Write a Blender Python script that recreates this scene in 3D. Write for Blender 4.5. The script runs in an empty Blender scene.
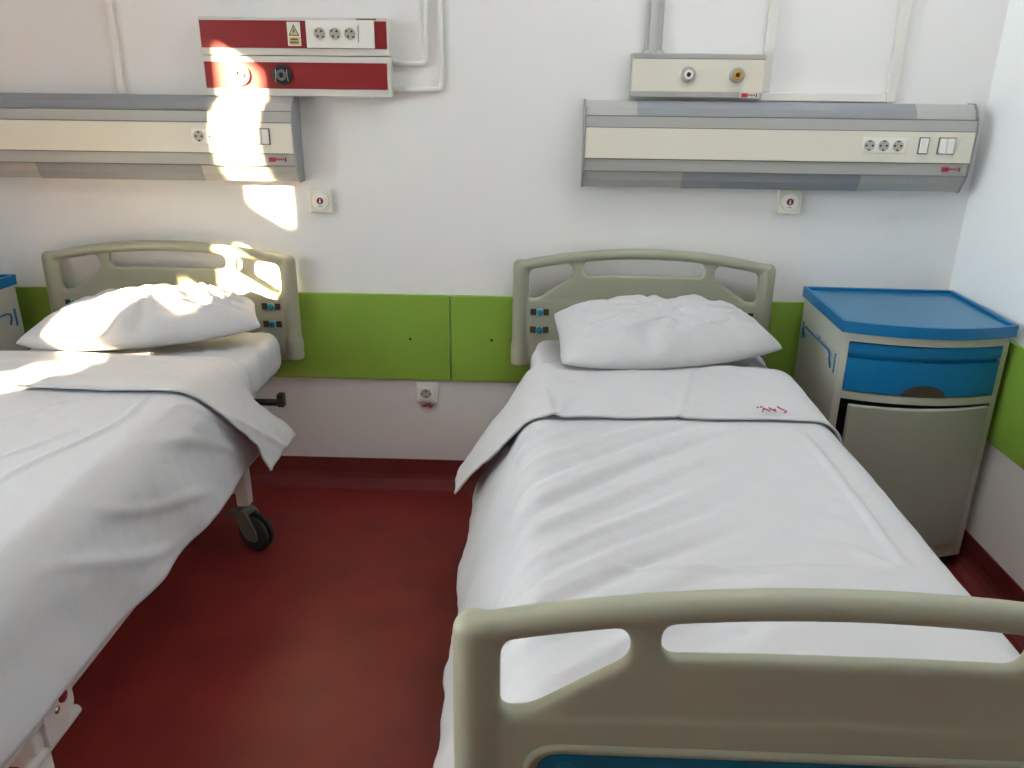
import bpy, bmesh, math, random
from mathutils import Vector, Matrix, noise
random.seed(7)
C = bpy.context.scene.collection
SC = bpy.context.scene
pi, sin, cos = math.pi, math.sin, math.cos

# ------------------------------------------------------------------ materials
def mat(name, col, rough=.5, spec=.5, metal=0., bump=None, noise_col=None, coat=0., trans=None, sheen=0.):
    m = bpy.data.materials.new(name); m.use_nodes = True
    nt = m.node_tree; b = nt.nodes['Principled BSDF']
    b.inputs['Base Color'].default_value = (*col, 1)
    b.inputs['Roughness'].default_value = rough
    b.inputs['Specular IOR Level'].default_value = spec
    b.inputs['Metallic'].default_value = metal
    b.inputs['Coat Weight'].default_value = coat
    if sheen: b.inputs['Sheen Weight'].default_value = sheen
    tc = None
    if bump or noise_col:
        tc = nt.nodes.new('ShaderNodeTexCoord')
    if noise_col:
        n = nt.nodes.new('ShaderNodeTexNoise'); n.inputs['Scale'].default_value = noise_col[1]; n.inputs['Detail'].default_value = 4
        nt.links.new(tc.outputs['Object'], n.inputs['Vector'])
        r = nt.nodes.new('ShaderNodeValToRGB')
        k = noise_col[0]
        r.color_ramp.elements[0].position = .3; r.color_ramp.elements[1].position = .7
        r.color_ramp.elements[0].color = (*[c * (1 - k) for c in col], 1)
        r.color_ramp.elements[1].color = (*[min(1, c * (1 + k)) for c in col], 1)
        nt.links.new(n.outputs['Fac'], r.inputs['Fac']); nt.links.new(r.outputs['Color'], b.inputs['Base Color'])
    if bump:
        n = nt.nodes.new('ShaderNodeTexNoise'); n.inputs['Scale'].default_value = bump[1]; n.inputs['Detail'].default_value = 5
        nt.links.new(tc.outputs['Object'], n.inputs['Vector'])
        bp = nt.nodes.new('ShaderNodeBump'); bp.inputs['Strength'].default_value = bump[0]; bp.inputs['Distance'].default_value = bump[2]
        nt.links.new(n.outputs['Fac'], bp.inputs['Height']); nt.links.new(bp.outputs['Normal'], b.inputs['Normal'])
    return m

M = {
 'wall_r': mat('bright_right_wall', (.90, .91, .90), .55, .3, bump=(.12, 60, .004)),  # paler than the back wall, brightness raised through the colour
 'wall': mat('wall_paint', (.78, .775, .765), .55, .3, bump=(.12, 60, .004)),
 'rear': mat('rear_wall_paint', (.13, .115, .095), .6, .3),  # unseen rear wall and door, kept dark to cut bounce light
 'ceil': mat('ceiling_paint', (.8, .8, .78), .8, .2),
 'floor': mat('red_vinyl', (.165, .019, .016), .45, .3, noise_col=(.16, 5), bump=(.05, 40, .002)),
 'base': mat('red_skirting', (.14, .024, .022), .6, .25, noise_col=(.1, 8)),
 'green': mat('green_laminate', (.21, .36, .045), .42, .4, noise_col=(.04, 3)),
 'green_edge': mat('dark_green_edge', (.1, .2, .03), .6, .3),
 'abs': mat('beige_plastic', (.318, .325, .246), .42, .45, bump=(.05, 350, .0006)),
 'abs2': mat('grey_plastic', (.46, .46, .40), .45, .4, bump=(.04, 300, .0006)),
 'abs3': mat('door_plastic', (.34, .34, .30), .5, .35, bump=(.04, 300, .0006)),
 'blue': mat('blue_plastic', (.0, .135, .33), .36, .45),
 'bluetop': mat('blue_top_plastic', (.018, .155, .30), .3, .5),
 'teal': mat('blue_inset', (.0, .10, .18), .4, .4),
 'knob': mat('blue_knob', (.0, .16, .27), .35, .5),
 'knobp': mat('pale_blue_slide', (.28, .47, .5), .45, .4),
 'brown': mat('brown_recess', (.05, .04, .025), .7, .2),
 'cloth': mat('white_cotton', (.54, .545, .56), .85, .12, bump=(.35, 26, .006), sheen=.08),
 'sheet': mat('white_sheet', (.54, .545, .56), .85, .12, bump=(.35, 22, .008)),
 'pillowm': mat('white_pillowcase', (.54, .545, .56), .85, .12, bump=(.45, 15, .012)),
 'alu': mat('satin_aluminium', (.40, .40, .38), .45, .4, metal=.15),
 'alu_d': mat('shadow_groove', (.16, .16, .15), .6, .3),
 'cream': mat('cream_cover', (.70, .67, .57), .5, .35),
 'lens': mat('lamp_cover', (.25, .265, .285), .5, .35),
 'cap': mat('grey_end_cap', (.26, .27, .27), .5, .4),
 'white': mat('white_plastic', (.80, .79, .74), .4, .45),
 'whitebox': mat('white_enamel', (.62, .61, .57), .45, .4),
 'ivory': mat('ivory_plastic', (.70, .68, .58), .45, .4),
 'red': mat('red_panel', (.225, .011, .014), .4, .45),
 'redlogo': mat('red_print', (.38, .02, .05), .5, .3),
 'dark': mat('black_plastic', (.012, .012, .012), .5, .4),
 'well': mat('socket_well', (.42, .40, .34), .6, .3),
 'yellow': mat('yellow_print', (.62, .55, .22), .6, .3),
 'ink': mat('dark_print', (.05, .045, .02), .6, .3),
 'steel': mat('chrome', (.72, .72, .70), .22, .5, metal=.9),
 'brass': mat('brass', (.60, .34, .08), .28, .5, metal=.9),
 'pipe': mat('white_pipe', (.72, .71, .67), .45, .4),
 'trunk': mat('white_trunking', (.72, .70, .66), .5, .4),
 'frame': mat('white_bed_steel', (.68, .67, .64), .4, .45),
 'wheel': mat('grey_caster', (.13, .14, .135), .5, .4),
 'tyre': mat('dark_tyre', (.03, .035, .035), .7, .3),
 'wire': mat('red_wire', (.22, .015, .015), .5, .3),
 'thread': mat('red_thread', (.36, .10, .13), .9, .1),
 'wframe': mat('window_frame_paint', (.75, .75, .73), .5, .4),
}
_g = bpy.data.materials.new('window_glass'); _g.use_nodes = True
_n = _g.node_tree; _n.nodes.clear()
_o = _n.nodes.new('ShaderNodeOutputMaterial'); _t = _n.nodes.new('ShaderNodeBsdfTransparent'); _t.inputs['Color'].default_value = (.93, .95, .94, 1)
_n.links.new(_t.outputs[0], _o.inputs[0]); M['glass'] = _g

_g = bpy.data.materials.new('fill_light_glow'); _g.use_nodes = True
_b = _g.node_tree.nodes['Principled BSDF']; _b.inputs['Base Color'].default_value = (.9, .9, .9, 1)
_b.inputs['Emission Color'].default_value = (.93, .97, 1, 1); _b.inputs['Emission Strength'].default_value = 7.5; M['lamp'] = _g  # glow of the added ceiling fill light

# ------------------------------------------------------------------ mesh builder
class MB:
    def __init__(s): s.bm = bmesh.new(); s.mats = []
    def mi(s, m):
        m = M[m]
        if m not in s.mats: s.mats.append(m)
        return s.mats.index(m)
    def _tag(s, faces, m, smooth):
        i = s.mi(m)
        for f in faces: f.material_index = i; f.smooth = smooth
    def box(s, x0, x1, y0, y1, z0, z1, m, bev=0., seg=2, mtx=None):
        b = bmesh.new()
        bmesh.ops.create_cube(b, size=1)
        for v in b.verts:
            v.co = Vector(((x0 + x1) / 2 + v.co.x * (x1 - x0), (y0 + y1) / 2 + v.co.y * (y1 - y0), (z0 + z1) / 2 + v.co.z * (z1 - z0)))
        if bev: bmesh.ops.bevel(b, geom=b.edges[:] + b.verts[:], offset=bev, segments=seg, affect='EDGES', profile=.5)
        if mtx: bmesh.ops.transform(b, matrix=mtx, verts=b.verts)
        s.merge(b, m, False)
    def merge(s, b, m, smooth):
        i = s.mi(m); mp = {}
        for v in b.verts: mp[v] = s.bm.verts.new(v.co)
        for f in b.faces:
            try: g = s.bm.faces.new([mp[v] for v in f.verts])
            except ValueError: continue
            g.material_index = i; g.smooth = smooth
        b.free()
    def prism(s, pts, axis, a, b_, m, smooth=False, bev=0.):
        """closed outline extruded along an axis; pts are the other two coordinates in x,y,z order"""
        b = bmesh.new()
        def P(p, t):
            if axis == 'x': return (t, p[0], p[1])
            if axis == 'y': return (p[0], t, p[1])
            return (p[0], p[1], t)
        A = [b.verts.new(P(p, a)) for p in pts]; B = [b.verts.new(P(p, b_)) for p in pts]
        n = len(pts)
        b.faces.new(A); b.faces.new(B[::-1])
        for i in range(n): b.faces.new([A[i], B[i], B[(i + 1) % n], A[(i + 1) % n]])
        bmesh.ops.recalc_face_normals(b, faces=b.faces)
        if bev: bmesh.ops.bevel(b, geom=b.edges[:], offset=bev, segments=2, affect='EDGES', profile=.5)
        s.merge(b, m, smooth)
    def tube(s, path, r, m, seg=12, caps=True):
        path = [Vector(p) for p in path]; rs = r if isinstance(r, (list, tuple)) else [r] * len(path)
        b = bmesh.new(); rings = []; up = None
        for i, p in enumerate(path):
            d = (path[min(i + 1, len(path) - 1)] - path[max(i - 1, 0)]).normalized()
            if up is None:
                up = d.orthogonal().normalized()
            else:
                up = (up - d * up.dot(d)).normalized()
            w = d.cross(up)
            rings.append([b.verts.new(p + rs[i] * (cos(2 * pi * k / seg) * up + sin(2 * pi * k / seg) * w)) for k in range(seg)])
        for A, B in zip(rings, rings[1:]):
            for k in range(seg): b.faces.new([A[k], A[(k + 1) % seg], B[(k + 1) % seg], B[k]])
        if caps: b.faces.new(rings[0][::-1]); b.faces.new(rings[-1])
        bmesh.ops.recalc_face_normals(b, faces=b.faces)
        s.merge(b, m, True)
    def lathe(s, o, axis, prof, m, seg=28):
        """prof: (distance along axis, radius)"""
        ax = Vector(axis).normalized(); u = ax.orthogonal().normalized(); w = ax.cross(u); o = Vector(o)
        b = bmesh.new(); rings = []
        for t, r in prof:
            if r < 1e-6: rings.append([b.verts.new(o + ax * t)])
            else: rings.append([b.verts.new(o + ax * t + r * (cos(2 * pi * k / seg) * u + sin(2 * pi * k / seg) * w)) for k in range(seg)])
        for A, B in zip(rings, rings[1:]):
            for k in range(seg):
                a = [A[k % len(A)], A[(k + 1) % len(A)], B[(k + 1) % len(B)], B[k % len(B)]]
                q = []
                for v in a:
                    if v not in q: q.append(v)
                if len(q) > 2: b.faces.new(q)
        bmesh.ops.recalc_face_normals(b, faces=b.faces)
        s.merge(b, m, True)
    def disc(s, x, y, z, r, m, t=.0012, seg=24, sx=1.):
        b = bmesh.new()
        A = [b.verts.new((x + r * sx * cos(2 * pi * k / seg), y, z + r * sin(2 * pi * k / seg))) for k in range(seg)]
        B = [b.verts.new((v.co.x, y - t, v.co.z)) for v in A]
        b.faces.new(B); b.faces.new(A[::-1])
        for k in range(seg): b.faces.new([A[k], A[(k + 1) % seg], B[(k + 1) % seg], B[k]])
        bmesh.ops.recalc_face_normals(b, faces=b.faces)
        s.merge(b, m, False)
    def grid(s, f, nu, nv, m, closed_u=False, smooth=True):
        V = [[s.bm.verts.new(f(i / (nu - (0 if closed_u else 1)), j / (nv - 1))) for j in range(nv)] for i in range(nu)]
        k = s.mi(m)
        for i in range(nu if closed_u else nu - 1):
            for j in range(nv - 1):
                g = s.bm.faces.new([V[i][j], V[(i + 1) % nu][j], V[(i + 1) % nu][j + 1], V[i][j + 1]])
                g.material_index = k; g.smooth = smooth
        return V
    def build(s, name, parent=None, org=(0, 0, 0), place=False, auto=False):
        for v in s.bm.verts: v.co -= Vector(org)
        s.bm.normal_update()
        me = bpy.data.meshes.new(name); s.bm.to_mesh(me); s.bm.free()
        for m in s.mats: me.materials.append(m)
        o = bpy.data.objects.new(name, me); C.objects.link(o)
        if parent: o.parent = parent
        if place: o.location = org
        return o

def tag(o, label=None, cat=None, group=None, kind=None):
    if label: o['label'] = label
    if cat: o['category'] = cat
    if group: o['group'] = group
    if kind: o['kind'] = kind
    return o
def empty(name, loc, rz=0):
    o = bpy.data.objects.new(name, None); C.objects.link(o); o.location = loc; o.rotation_euler = (0, 0, rz)
    o.empty_display_size = .1
    return o
def copy_tree(o, parent=None):
    c = o.copy(); C.objects.link(c)
    if parent: c.parent = parent
    for ch in [x for x in C.objects if x.parent == o]: copy_tree(ch, c)
    return c
def struct(o): o['kind'] = 'structure'; return o

# ------------------------------------------------------------------ room
XR, XL, YR, H = 1.405, -3.6, -5.6, 3.3
SX, SZ = .72, .43            # the sun travels +SX in x and -SZ in z for every metre of +y
m = MB(); m.box(XL - .3, XR + .2, 0, .2, -.1, H + .1, 'wall'); struct(m.build('wall_back', org=(0, .1, 1.5), place=True))
m = MB(); m.box(XR, XR + .2, YR - .2, 0, -.1, H + .1, 'wall_r'); struct(m.build('wall_right', org=(XR + .1, -2.5, 1.5), place=True))
m = MB(); m.box(XL - .3, XR + .2, YR - .2, YR, -.1, H + .1, 'rear'); struct(m.build('wall_rear', org=(0, YR - .1, 1.5), place=True))
m = MB(); m.box(XL - .3, XR, YR, 0, -.1, 0, 'floor'); struct(m.build('floor', org=(0, -2.5, 0), place=True))
m = MB(); m.box(XL - .3, XR, YR, 0, H, H + .1, 'ceil'); struct(m.build('ceiling', org=(0, -2.5, H), place=True))

WT = .05                     # thickness of the window wall
def hole(u0, u1, z0, z1):
    """opening of the window wall that lets the sun reach u0..u1 on the back wall"""
    return ((XL - u1) / SX - WT / SX, (XL - u0) / SX, z0, z1 + SZ / SX * WT)
HOLES = [  # y0, y1, z0, z1 : main window, then openings added to shape the sunlight
    (-2.27, -1.40, .95, 2.7),
    (-4.65, -3.60, .78, 1.06),  # added low slot: sunlit floor sends warm bounce to the left
    hole(-1.045, -.918, 2.615, 3.09),
    hole(-1.11, -.935, 2.232, 2.42),
    hole(-1.25, -1.10, 1.95, 2.20),
    hole(-1.09, -.935, 1.80, 2.01),
]
def holed_wall(x0, x1, y0, y1, z0, z1, holes, mm):
    ys = sorted({y0, y1, *[h[0] for h in holes], *[h[1] for h in holes]})
    zs = sorted({z0, z1, *[h[2] for h in holes], *[h[3] for h in holes]})
    m = MB()
    for a, b in zip(ys, ys[1:]):
        runs = []
        for c, d in zip(zs, zs[1:]):
            if any(h[0] <= a and b <= h[1] and h[2] <= c and d <= h[3] for h in holes): continue
            if runs and runs[-1][1] == c: runs[-1][1] = d
            else: runs.append([c, d])
        for c, d in runs: m.box(x0, x1, a, b, c, d, mm)
    return m
struct(holed_wall(XL - WT, XL, YR - .2, .2, -.1, H + .1, HOLES, 'wall').build('wall_left', org=(XL, -2.5, 1.5), place=True))
for i, (a, b, c, d) in enumerate(HOLES, 1):
    w = MB(); fx0, fx1, t = XL - .03, XL - .01, .03
    if i > 1: t = .004
    w.box(fx0, fx1, a, a + t, c, d, 'wframe'); w.box(fx0, fx1, b - t, b, c, d, 'wframe')
    w.box(fx0, fx1, a + t, b - t, c, c + t, 'wframe'); w.box(fx0, fx1, a + t, b - t, d - t, d, 'wframe')
    w.box(XL - .022, XL - .018, a + t, b - t, c + t, d - t, 'glass')
    struct(w.build('window_%d' % i, org=(XL - .02, (a + b) / 2, c), place=True))  # all but the first are added slots that place sun patches

m = MB(); m.box(XL, -2.78, -1.36, -1.16, 0, H, 'wall'); struct(m.build('wall_sky_blocker', org=(XL + .4, -1.26, 1.5), place=True))  # added unseen pier, keeps sky light off the left back wall

m = MB(); m.box(XR - .035, XR - .001, -3.75, -2.35, .0, 2.15, 'rear', bev=.004); dr_ = struct(m.build('absorber_door', org=(XR, -3.0, 0), place=True))  # added unseen dark door, soaks up bounce light onto the footboard
m = MB(); m.tube([(XR - .036, -2.50, 1.0), (XR - .085, -2.50, 1.0), (XR - .085, -2.62, 1.0)], .011, 'steel'); m.build('absorber_door_handle', dr_, org=(XR, -3.0, 0))

# skirting with a coved foot
SK = [(0, 0), (-.045, 0), (-.022, .012), (-.010, .03), (-.006, .05), (-.006, .112), (0, .112)]
m = MB(); m.prism(SK, 'x', XL, XR, 'base'); struct(m.build('baseboard_back', org=(0, 0, 0), place=True))
m = MB(); m.prism([(XR + y, z) for y, z in SK], 'y', -2.34, -.046, 'base'); struct(m.build('baseboard_right', org=(XR, -2.5, 0), place=True))

# green bumper boards
def board(name, x0, x1, label, holes):
    m = MB(); m.box(x0, x1, -.016, -.001, .447, .772, 'green', bev=.0015)
    o = m.build('wall_panel', org=((x0 + x1) / 2, 0, .447), place=True)
    tag(o, label, 'wall panel', 'green panels along the walls')
    for hx, hz in holes:
        k = MB(); k.lathe((hx, -.0155, hz), (0, -1, 0), [(0, .0055), (.0012, .005), (.0015, .003), (.001, .0)], 'dark', seg=14)
        k.build('screw', o, org=((x0 + x1) / 2, 0, .447))
    return o
board('a', -3.55, -.3565, 'long green wall panel behind the sunlit bed, with one dark screw near its right end', [(-.502, .607)])
board('b', -.352, 1.402, 'green wall panel behind the bed in the middle, right of the vertical seam', [(-.203, .609)])
m = MB(); m.box(XR - .016, XR - .001, -3.0, -.018, .447, .772, 'green', bev=.0015)
tag(m.build('wall_panel', org=(XR, -1.5, .447), place=True), 'green wall panel on the side wall, right of the bedside cabinet', 'wall panel', 'green panels along the walls')

# ------------------------------------------------------------------ sockets, switches
def socket(x, y, z, parent, org, plate=None, tilt=0., r=.0205, name='socket'):
    """a round earthed socket facing -y at (x, y, z)"""
    s = MB()
    if plate: s.box(x - plate, x + plate, y - .004, y, z - plate, z + plate, 'white', bev=.0012); y -= .004
    s.lathe((x, y, z), (0, -1, 0), [(0, r + .0035), (.0026, r + .0025), (.0026, r + .0003), (.0006, r - .0003), (.0006, 0)], 'white')
    o = s.build(name, parent, org=org)
    w = MB(); w.disc(x, y - .0006, z, r - .0004, 'well', t=.0006)
    w.build('socket_well', o, org=org)
    w = MB()
    w.disc(x + .0095 * cos(tilt), y - .0012, z + .0095 * sin(tilt), .0034, 'dark', t=.0006, seg=12)
    w.disc(x - .0095 * cos(tilt), y - .0012, z - .0095 * sin(tilt), .0034, 'dark', t=.0006, seg=12)
    for sg in (1, -1):
        a = tilt + sg * pi / 2
        w.box(x + (r - .004) * cos(a) - .0035, x + (r - .004) * cos(a) + .0035, y - .0024, y - .001, z + (r - .004) * sin(a) - .0025, z + (r - .004) * sin(a) + .0025, 'ink', bev=.0008)
    w.build('contact_holes', o, org=org)
    return o
def rocker(x, y, z, w_, h_, n, parent, org):
    s = MB(); s.box(x - w_ / 2 - .003, x + w_ / 2 + .003, y - .002, y, z - h_ / 2 - .003, z + h_ / 2 + .003, 'alu_d')
    o = s.build('switch', parent, org=org)
    for k in range(n):
        q = MB(); a = x - w_ / 2 + k * w_ / n
        q.box(a + .0008, a + w_ / n - .0008, y - .008, y - .001, z - h_ / 2, z + h_ / 2, 'white', bev=.0015)
        q.build('rocker', o, org=org)
    return o
def nameplate(x, y, z, w_, h_, parent, org, bg=True):
    s = MB()
    if bg: s.box(x - w_ / 2 - .006, x + w_ / 2 + .006, y - .001, y, z - h_ * .75, z + h_ * .75, 'whitebox')
    s.box(x - w_ / 2, x - w_ / 2 + w_ * .38, y - .002, y - .0008, z - h_ / 2, z + h_ / 2, 'redlogo')
    for k in range(5):
        a = x - w_ / 2 + w_ * (.42 + .095 * k)
        s.box(a, a + w_ * .06, y - .002, y - .0008, z - h_ * .18, z + h_ * (.22 if k % 2 else .3), 'redlogo')
    s.box(x + w_ / 2 - w_ * .07, x + w_ / 2, y - .002, y - .0008, z - h_ / 2, z + h_ / 2, 'ink')
    return s.build('nameplate', parent, org=org)

# ------------------------------------------------------------------ bed head trunking units
def arcpts(pts): return pts
def head_unit(x0, x1, name_label, sockets, singles, doubles, lamp_u, lamp_l, plate_x):
    org = ((x0 + x1) / 2, 0, 1.176)
    t = empty('bedhead_unit', org); tag(t, name_label, 'bedhead unit', 'bedhead trunking units on the back wall')
    # profile (y, z), front side
    front = [(-.045, 1.440), (-.066, 1.418), (-.076, 1.394), (-.085, 1.393), (-.088, 1.3585), (-.088, 1.2605), (-.086, 1.2595), (-.083, 1.222), (-.075, 1.221), (-.066, 1.192), (-.050, 1.168)]
    m = MB(); m.prism([(0, 1.440)] + front + [(0, 1.168)], 'x', x0 + .006, x1 - .006, 'alu'); m.build('body', t, org=org)
    m = MB(); m.box(x0 + .006, x1 - .006, -.092, -.086, 1.262, 1.357, 'cream', bev=.0012); cov = m.build('front_cover', t, org=org)
    m = MB()
    for z in (1.3935, 1.3585, 1.2605, 1.2215): m.box(x0 + .006, x1 - .006, -.0895 if z in (1.3585, 1.2605) else -.0855, -.07, z - .0012, z + .0012, 'alu_d')
    m.build('seam_line', t, org=org)
    def lamp(a, b, up):
        m = MB()
        pr = [(-.0462, 1.4405), (-.0672, 1.4185), (-.0772, 1.396), (-.07, 1.396), (-.04, 1.435)] if up else [(-.0765, 1.219), (-.0675, 1.191), (-.0515, 1.1665), (-.045, 1.172), (-.07, 1.219)]
        m.prism(pr, 'x', a, b, 'lens'); m.build('lamp_cover', t, org=org)
    lamp(*lamp_u, True); lamp(*lamp_l, False)
    cp = [(0, 1.443), (-.047, 1.443), (-.07, 1.422), (-.085, 1.397), (-.0935, 1.36), (-.0945, 1.31), (-.0925, 1.26), (-.085, 1.22), (-.070, 1.190), (-.051, 1.1645), (0, 1.1645)]
    for a, b in ((x0, x0 + .0055), (x1 - .0055, x1)):
        m = MB(); m.prism(cp, 'x', a, b, 'cap', bev=.001); m.build('end_cap', t, org=org)
    if sockets:
        p = MB(); p.box(min(sockets) - .024, max(sockets) + .028, -.094, -.0915, 1.290, 1.338, 'white', bev=.001); p.build('socket_plate', t, org=org)
    for sx in sockets: socket(sx, -.0935, 1.3135, t, org, tilt=.0, r=.0175)
    for sx in singles: rocker(sx, -.092, 1.315, .026, .046, 1, t, org)
    for sx in doubles: rocker(sx, -.092, 1.315, .048, .046, 2, t, org)
    nameplate(plate_x, -.0855, 1.242, .058, .014, t, org, False)
    return t
head_unit(.099, 1.346, 'bedhead unit over the bed in the middle, under the cream gas box',
          (1.013, 1.058, 1.103), (1.183,), (1.255,), (.268, 1.155), (.430, 1.010), 1.287)
head_unit(-2.085, -.850, 'bedhead unit over the sunlit bed, crossed by the bright sun patch, under the red panels',
          (-1.165, -1.119, -1.073), (), (-.955,), (-1.92, -1.02), (-1.745, -1.178), -.912)

# ------------------------------------------------------------------ red service panels
org = (-.833, 0, 1.562)
t = empty('power_panel', org); tag(t, 'white wall box with a red band and three sockets, above the box with gas outlets', 'power panel')
m = MB(); m.box(-1.140, -.531, -.055, 0, 1.5635, 1.676, 'whitebox', bev=.003); m.build('housing', t, org=org)
m = MB(); m.box(-1.136, -.537, -.057, -.054, 1.585, 1.666, 'red', bev=.0008); m.build('red_band', t, org=org)
m = MB(); m.box(-.793, -.575, -.064, -.055, 1.586, 1.6675, 'white', bev=.003); pl = m.build('socket_plate', t, org=org)
for sx in (-.749, -.700, -.652): socket(sx, -.0645, 1.628, t, org, tilt=.9, r=.018)
m = MB(); m.box(-.768, -.632, -.0648, -.0638, 1.604, 1.652, 'white', bev=.0004); m.build('socket_insert', t, org=org)
m = MB(); m.box(-.626, -.6245, -.0648, -.0638, 1.603, 1.653, 'ink'); m.build('seam_line', t, org=org)
# maker's print on the upper edge: too small to read, a row of dark strokes
m = MB()
xx = -.632
for wd in (.004, .003, .007, .006, .008, .007, .006, .008, .006): m.box(xx, xx + wd, -.0562, -.0548, 1.6695, 1.6735, 'ink'); xx += wd + .0012
m.build('small_print', t, org=org)
# electric shock warning label
m = MB(); m.box(-.854, -.812, -.0582, -.0568, 1.592, 1.662, 'white'); lab = m.build('warning_label', t, org=org)
m = MB(); cx, cz = -.833, 1.636
def tri(r, yy, mm, M_=None):
    m.prism([(cx + r * .88 * cos(a), cz - .003 + r * sin(a)) for a in (pi / 2, pi / 2 + 2 * pi / 3, pi / 2 + 4 * pi / 3)], 'y', yy - .0006, yy, mm)
tri(.0225, -.0580, 'ink'); tri(.0172, -.0584, 'yellow')
m.prism([(cx + .002, cz + .010), (cx - .004, cz - .002), (cx - .0005, cz - .001), (cx - .002, cz - .010), (cx + .004, cz + .001), (cx + .0005, cz + .001)], 'y', -.0596, -.0588, 'ink')
m.box(-.850, -.815, -.0586, -.0580, 1.595, 1.618, 'yellow')
for zz, xs in ((1.611, (-.844, -.821)), (1.602, (-.847, -.818))):
    x = xs[0]
    while x < xs[1] - .001:
        wd = random.choice((.0022, .003, .0036)); m.box(x, min(x + wd, xs[1]), -.0592, -.0585, zz - .0028, zz + .0028, 'ink'); x += wd + .0009
m.build('warning_print', lab, org=org)

org = (-.833, 0, 1.44)
t = empty('gas_panel', org); tag(t, 'white wall box with a red band and two round gas outlets, under the socket box', 'gas panel')
m = MB(); m.box(-1.139, -.530, -.055, 0, 1.440, 1.5615, 'whitebox', bev=.003); m.build('housing', t, org=org)
m = MB(); m.box(-1.135, -.540, -.057, -.054, 1.463, 1.543, 'red', bev=.0008); m.build('red_band', t, org=org)
def outlet(x, dark, t, org):
    a = 'white' if dark == 0 else 'dark'
    m = MB(); m.lathe((x, -.057, 1.5045), (0, -1, 0), [(0, .032), (.008, .031), (.010, .028), (.010, .0)], a)
    o = m.build('gas_outlet', t, org=org)
    if dark: o['label'] = 'black round gas outlet'
    else: o['label'] = 'white round gas outlet'
    m = MB(); m.lathe((x, -.067, 1.5045), (0, -1, 0), [(0, .017), (.006, .0165), (.008, .014), (.008, .009), (.002, .008), (.002, 0)], 'steel' if dark == 0 else 'wheel')
    m.build('outlet_ring', o, org=org)
    m = MB(); m.disc(x, -.0692, 1.5045, .0078, 'dark'); m.build('outlet_hole', o, org=org)
    for sg in (-1, 1):
        m = MB(); m.tube([(x + sg * .018, -.069, 1.5045 + .018), (x + sg * .0185, -.069, 1.5045), (x + sg * .021, -.069, 1.5045 - .020)], .0012, 'steel', 6)
        m.build('spring_clip', o, org=org)
outlet(-1.018, 0, t, org); outlet(-.881, 1, t, org)

# grey gas box over the right bed head unit
org = (.455, 0, 1.45)
t = empty('gas_panel', org); tag(t, 'cream and grey gas box with one silver and one brass outlet', 'gas panel')
m = MB()
m.box(.244, .664, -.058, 0, 1.566, 1.582, 'alu', bev=.002); m.box(.244, .664, -.058, 0, 1.4515, 1.468, 'alu', bev=.002)
m.box(.246, .662, -.050, 0, 1.466, 1.568, 'alu'); m.build('housing', t, org=org)
m = MB(); m.box(.246, .662, -.0565, -.049, 1.4685, 1.5655, 'cream', bev=.001); m.build('front_cover', t, org=org)
for x, mm, lb in ((.423, 'steel', 'silver gas outlet'), (.577, 'brass', 'brass gas outlet')):
    m = MB(); m.lathe((x, -.0565, 1.5195), (0, -1, 0), [(0, .0245), (.010, .0235), (.014, .021), (.014, .014), (.012, .013)], 'alu')
    o = m.build('gas_outlet', t, org=org); o['label'] = lb
    m = MB(); m.lathe((x, -.066, 1.5195), (0, -1, 0), [(0, .0145), (.010, .014), (.011, .011), (.011, .0075), (.003, .007), (.003, 0)], 'white' if mm == 'steel' else 'brass')
    m.build('outlet_ring', o, org=org)
    m = MB(); m.disc(x, -.0694, 1.5195, .0072, 'dark'); m.build('outlet_hole', o, org=org)
    m = MB(); m.box(x - .027, x - .022, -.060, -.0565, 1.511, 1.528, 'white', bev=.001); m.build('latch', o, org=org)
nameplate(.622, -.058, 1.460, .050, .012, t, org)
m = MB(); m.tube([(.662, -.015, 1.475), (.684, -.013, 1.474)], .0016, 'ink', 6); m.build('wire_end', t, org=org)

# ------------------------------------------------------------------ pipes and trunking
def pipe(path, r, label, grp, bend=.018):
    P = [Vector(p) for p in path]; out = [P[0]]
    for a, b, c in zip(P, P[1:], P[2:]):
        d0 = (a - b).normalized(); d1 = (c - b).normalized()
        for k in range(7):
            s = k / 6; p0 = b + d0 * bend; p1 = b + d1 * bend
            out.append((1 - s) ** 2 * p0 + 2 * s * (1 - s) * b + s * s * p1)
    out.append(P[-1])
    m = MB(); m.tube(out, r, 'pipe'); o = m.build('wall_pipe', org=tuple(P[0]), place=True)
    tag(o, label, 'pipe', grp)
    for p in path[1:-1]: pass
    return o
pipe([(-.420, -.0105, H - .001), (-.418, -.0105, 1.545), (-.529, -.0105, 1.5445)], .0078, 'shorter thin white pipe, bending into the red panel beside its upper corner', 'thin white pipes on the back wall')
pipe([(-.378, -.0105, H - .001), (-.370, -.0105, 1.4655), (-.529, -.0105, 1.4645)], .0078, 'thin white pipe bending in under the shorter pipe, low beside the red gas panel', 'thin white pipes on the back wall')
for x, lb in ((.283, 'left one of the two thin upright pipes entering the grey gas box'), (.325, 'right one of the two thin upright pipes entering the grey gas box')):
    o = pipe([(x, -.012, H - .001), (x + .008, -.012, 1.5835)], .0078, lb, 'thin white pipes on the back wall')
    m = MB(); m.lathe((x + .008, -.012, 1.583), (0, 0, 1), [(0, .017), (.003, .0165), (.009, .010), (.009, .0)], 'alu', 16); m.build('pipe_collar', o, org=(x, -.012, H - .001))
def trunk(pts, label, w_=.028, d=.023):
    m = MB()
    for (x0, x1, z0, z1) in pts: m.box(x0, x1, -d, -.0005, z0, z1, 'trunk', bev=.0018)
    x0, x1, z0, z1 = pts[0]
    tag(m.build('cable_trunking', org=((x0 + x1) / 2, 0, z0), place=True), label, 'cable trunking', 'white cable trunking on the back wall')
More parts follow.
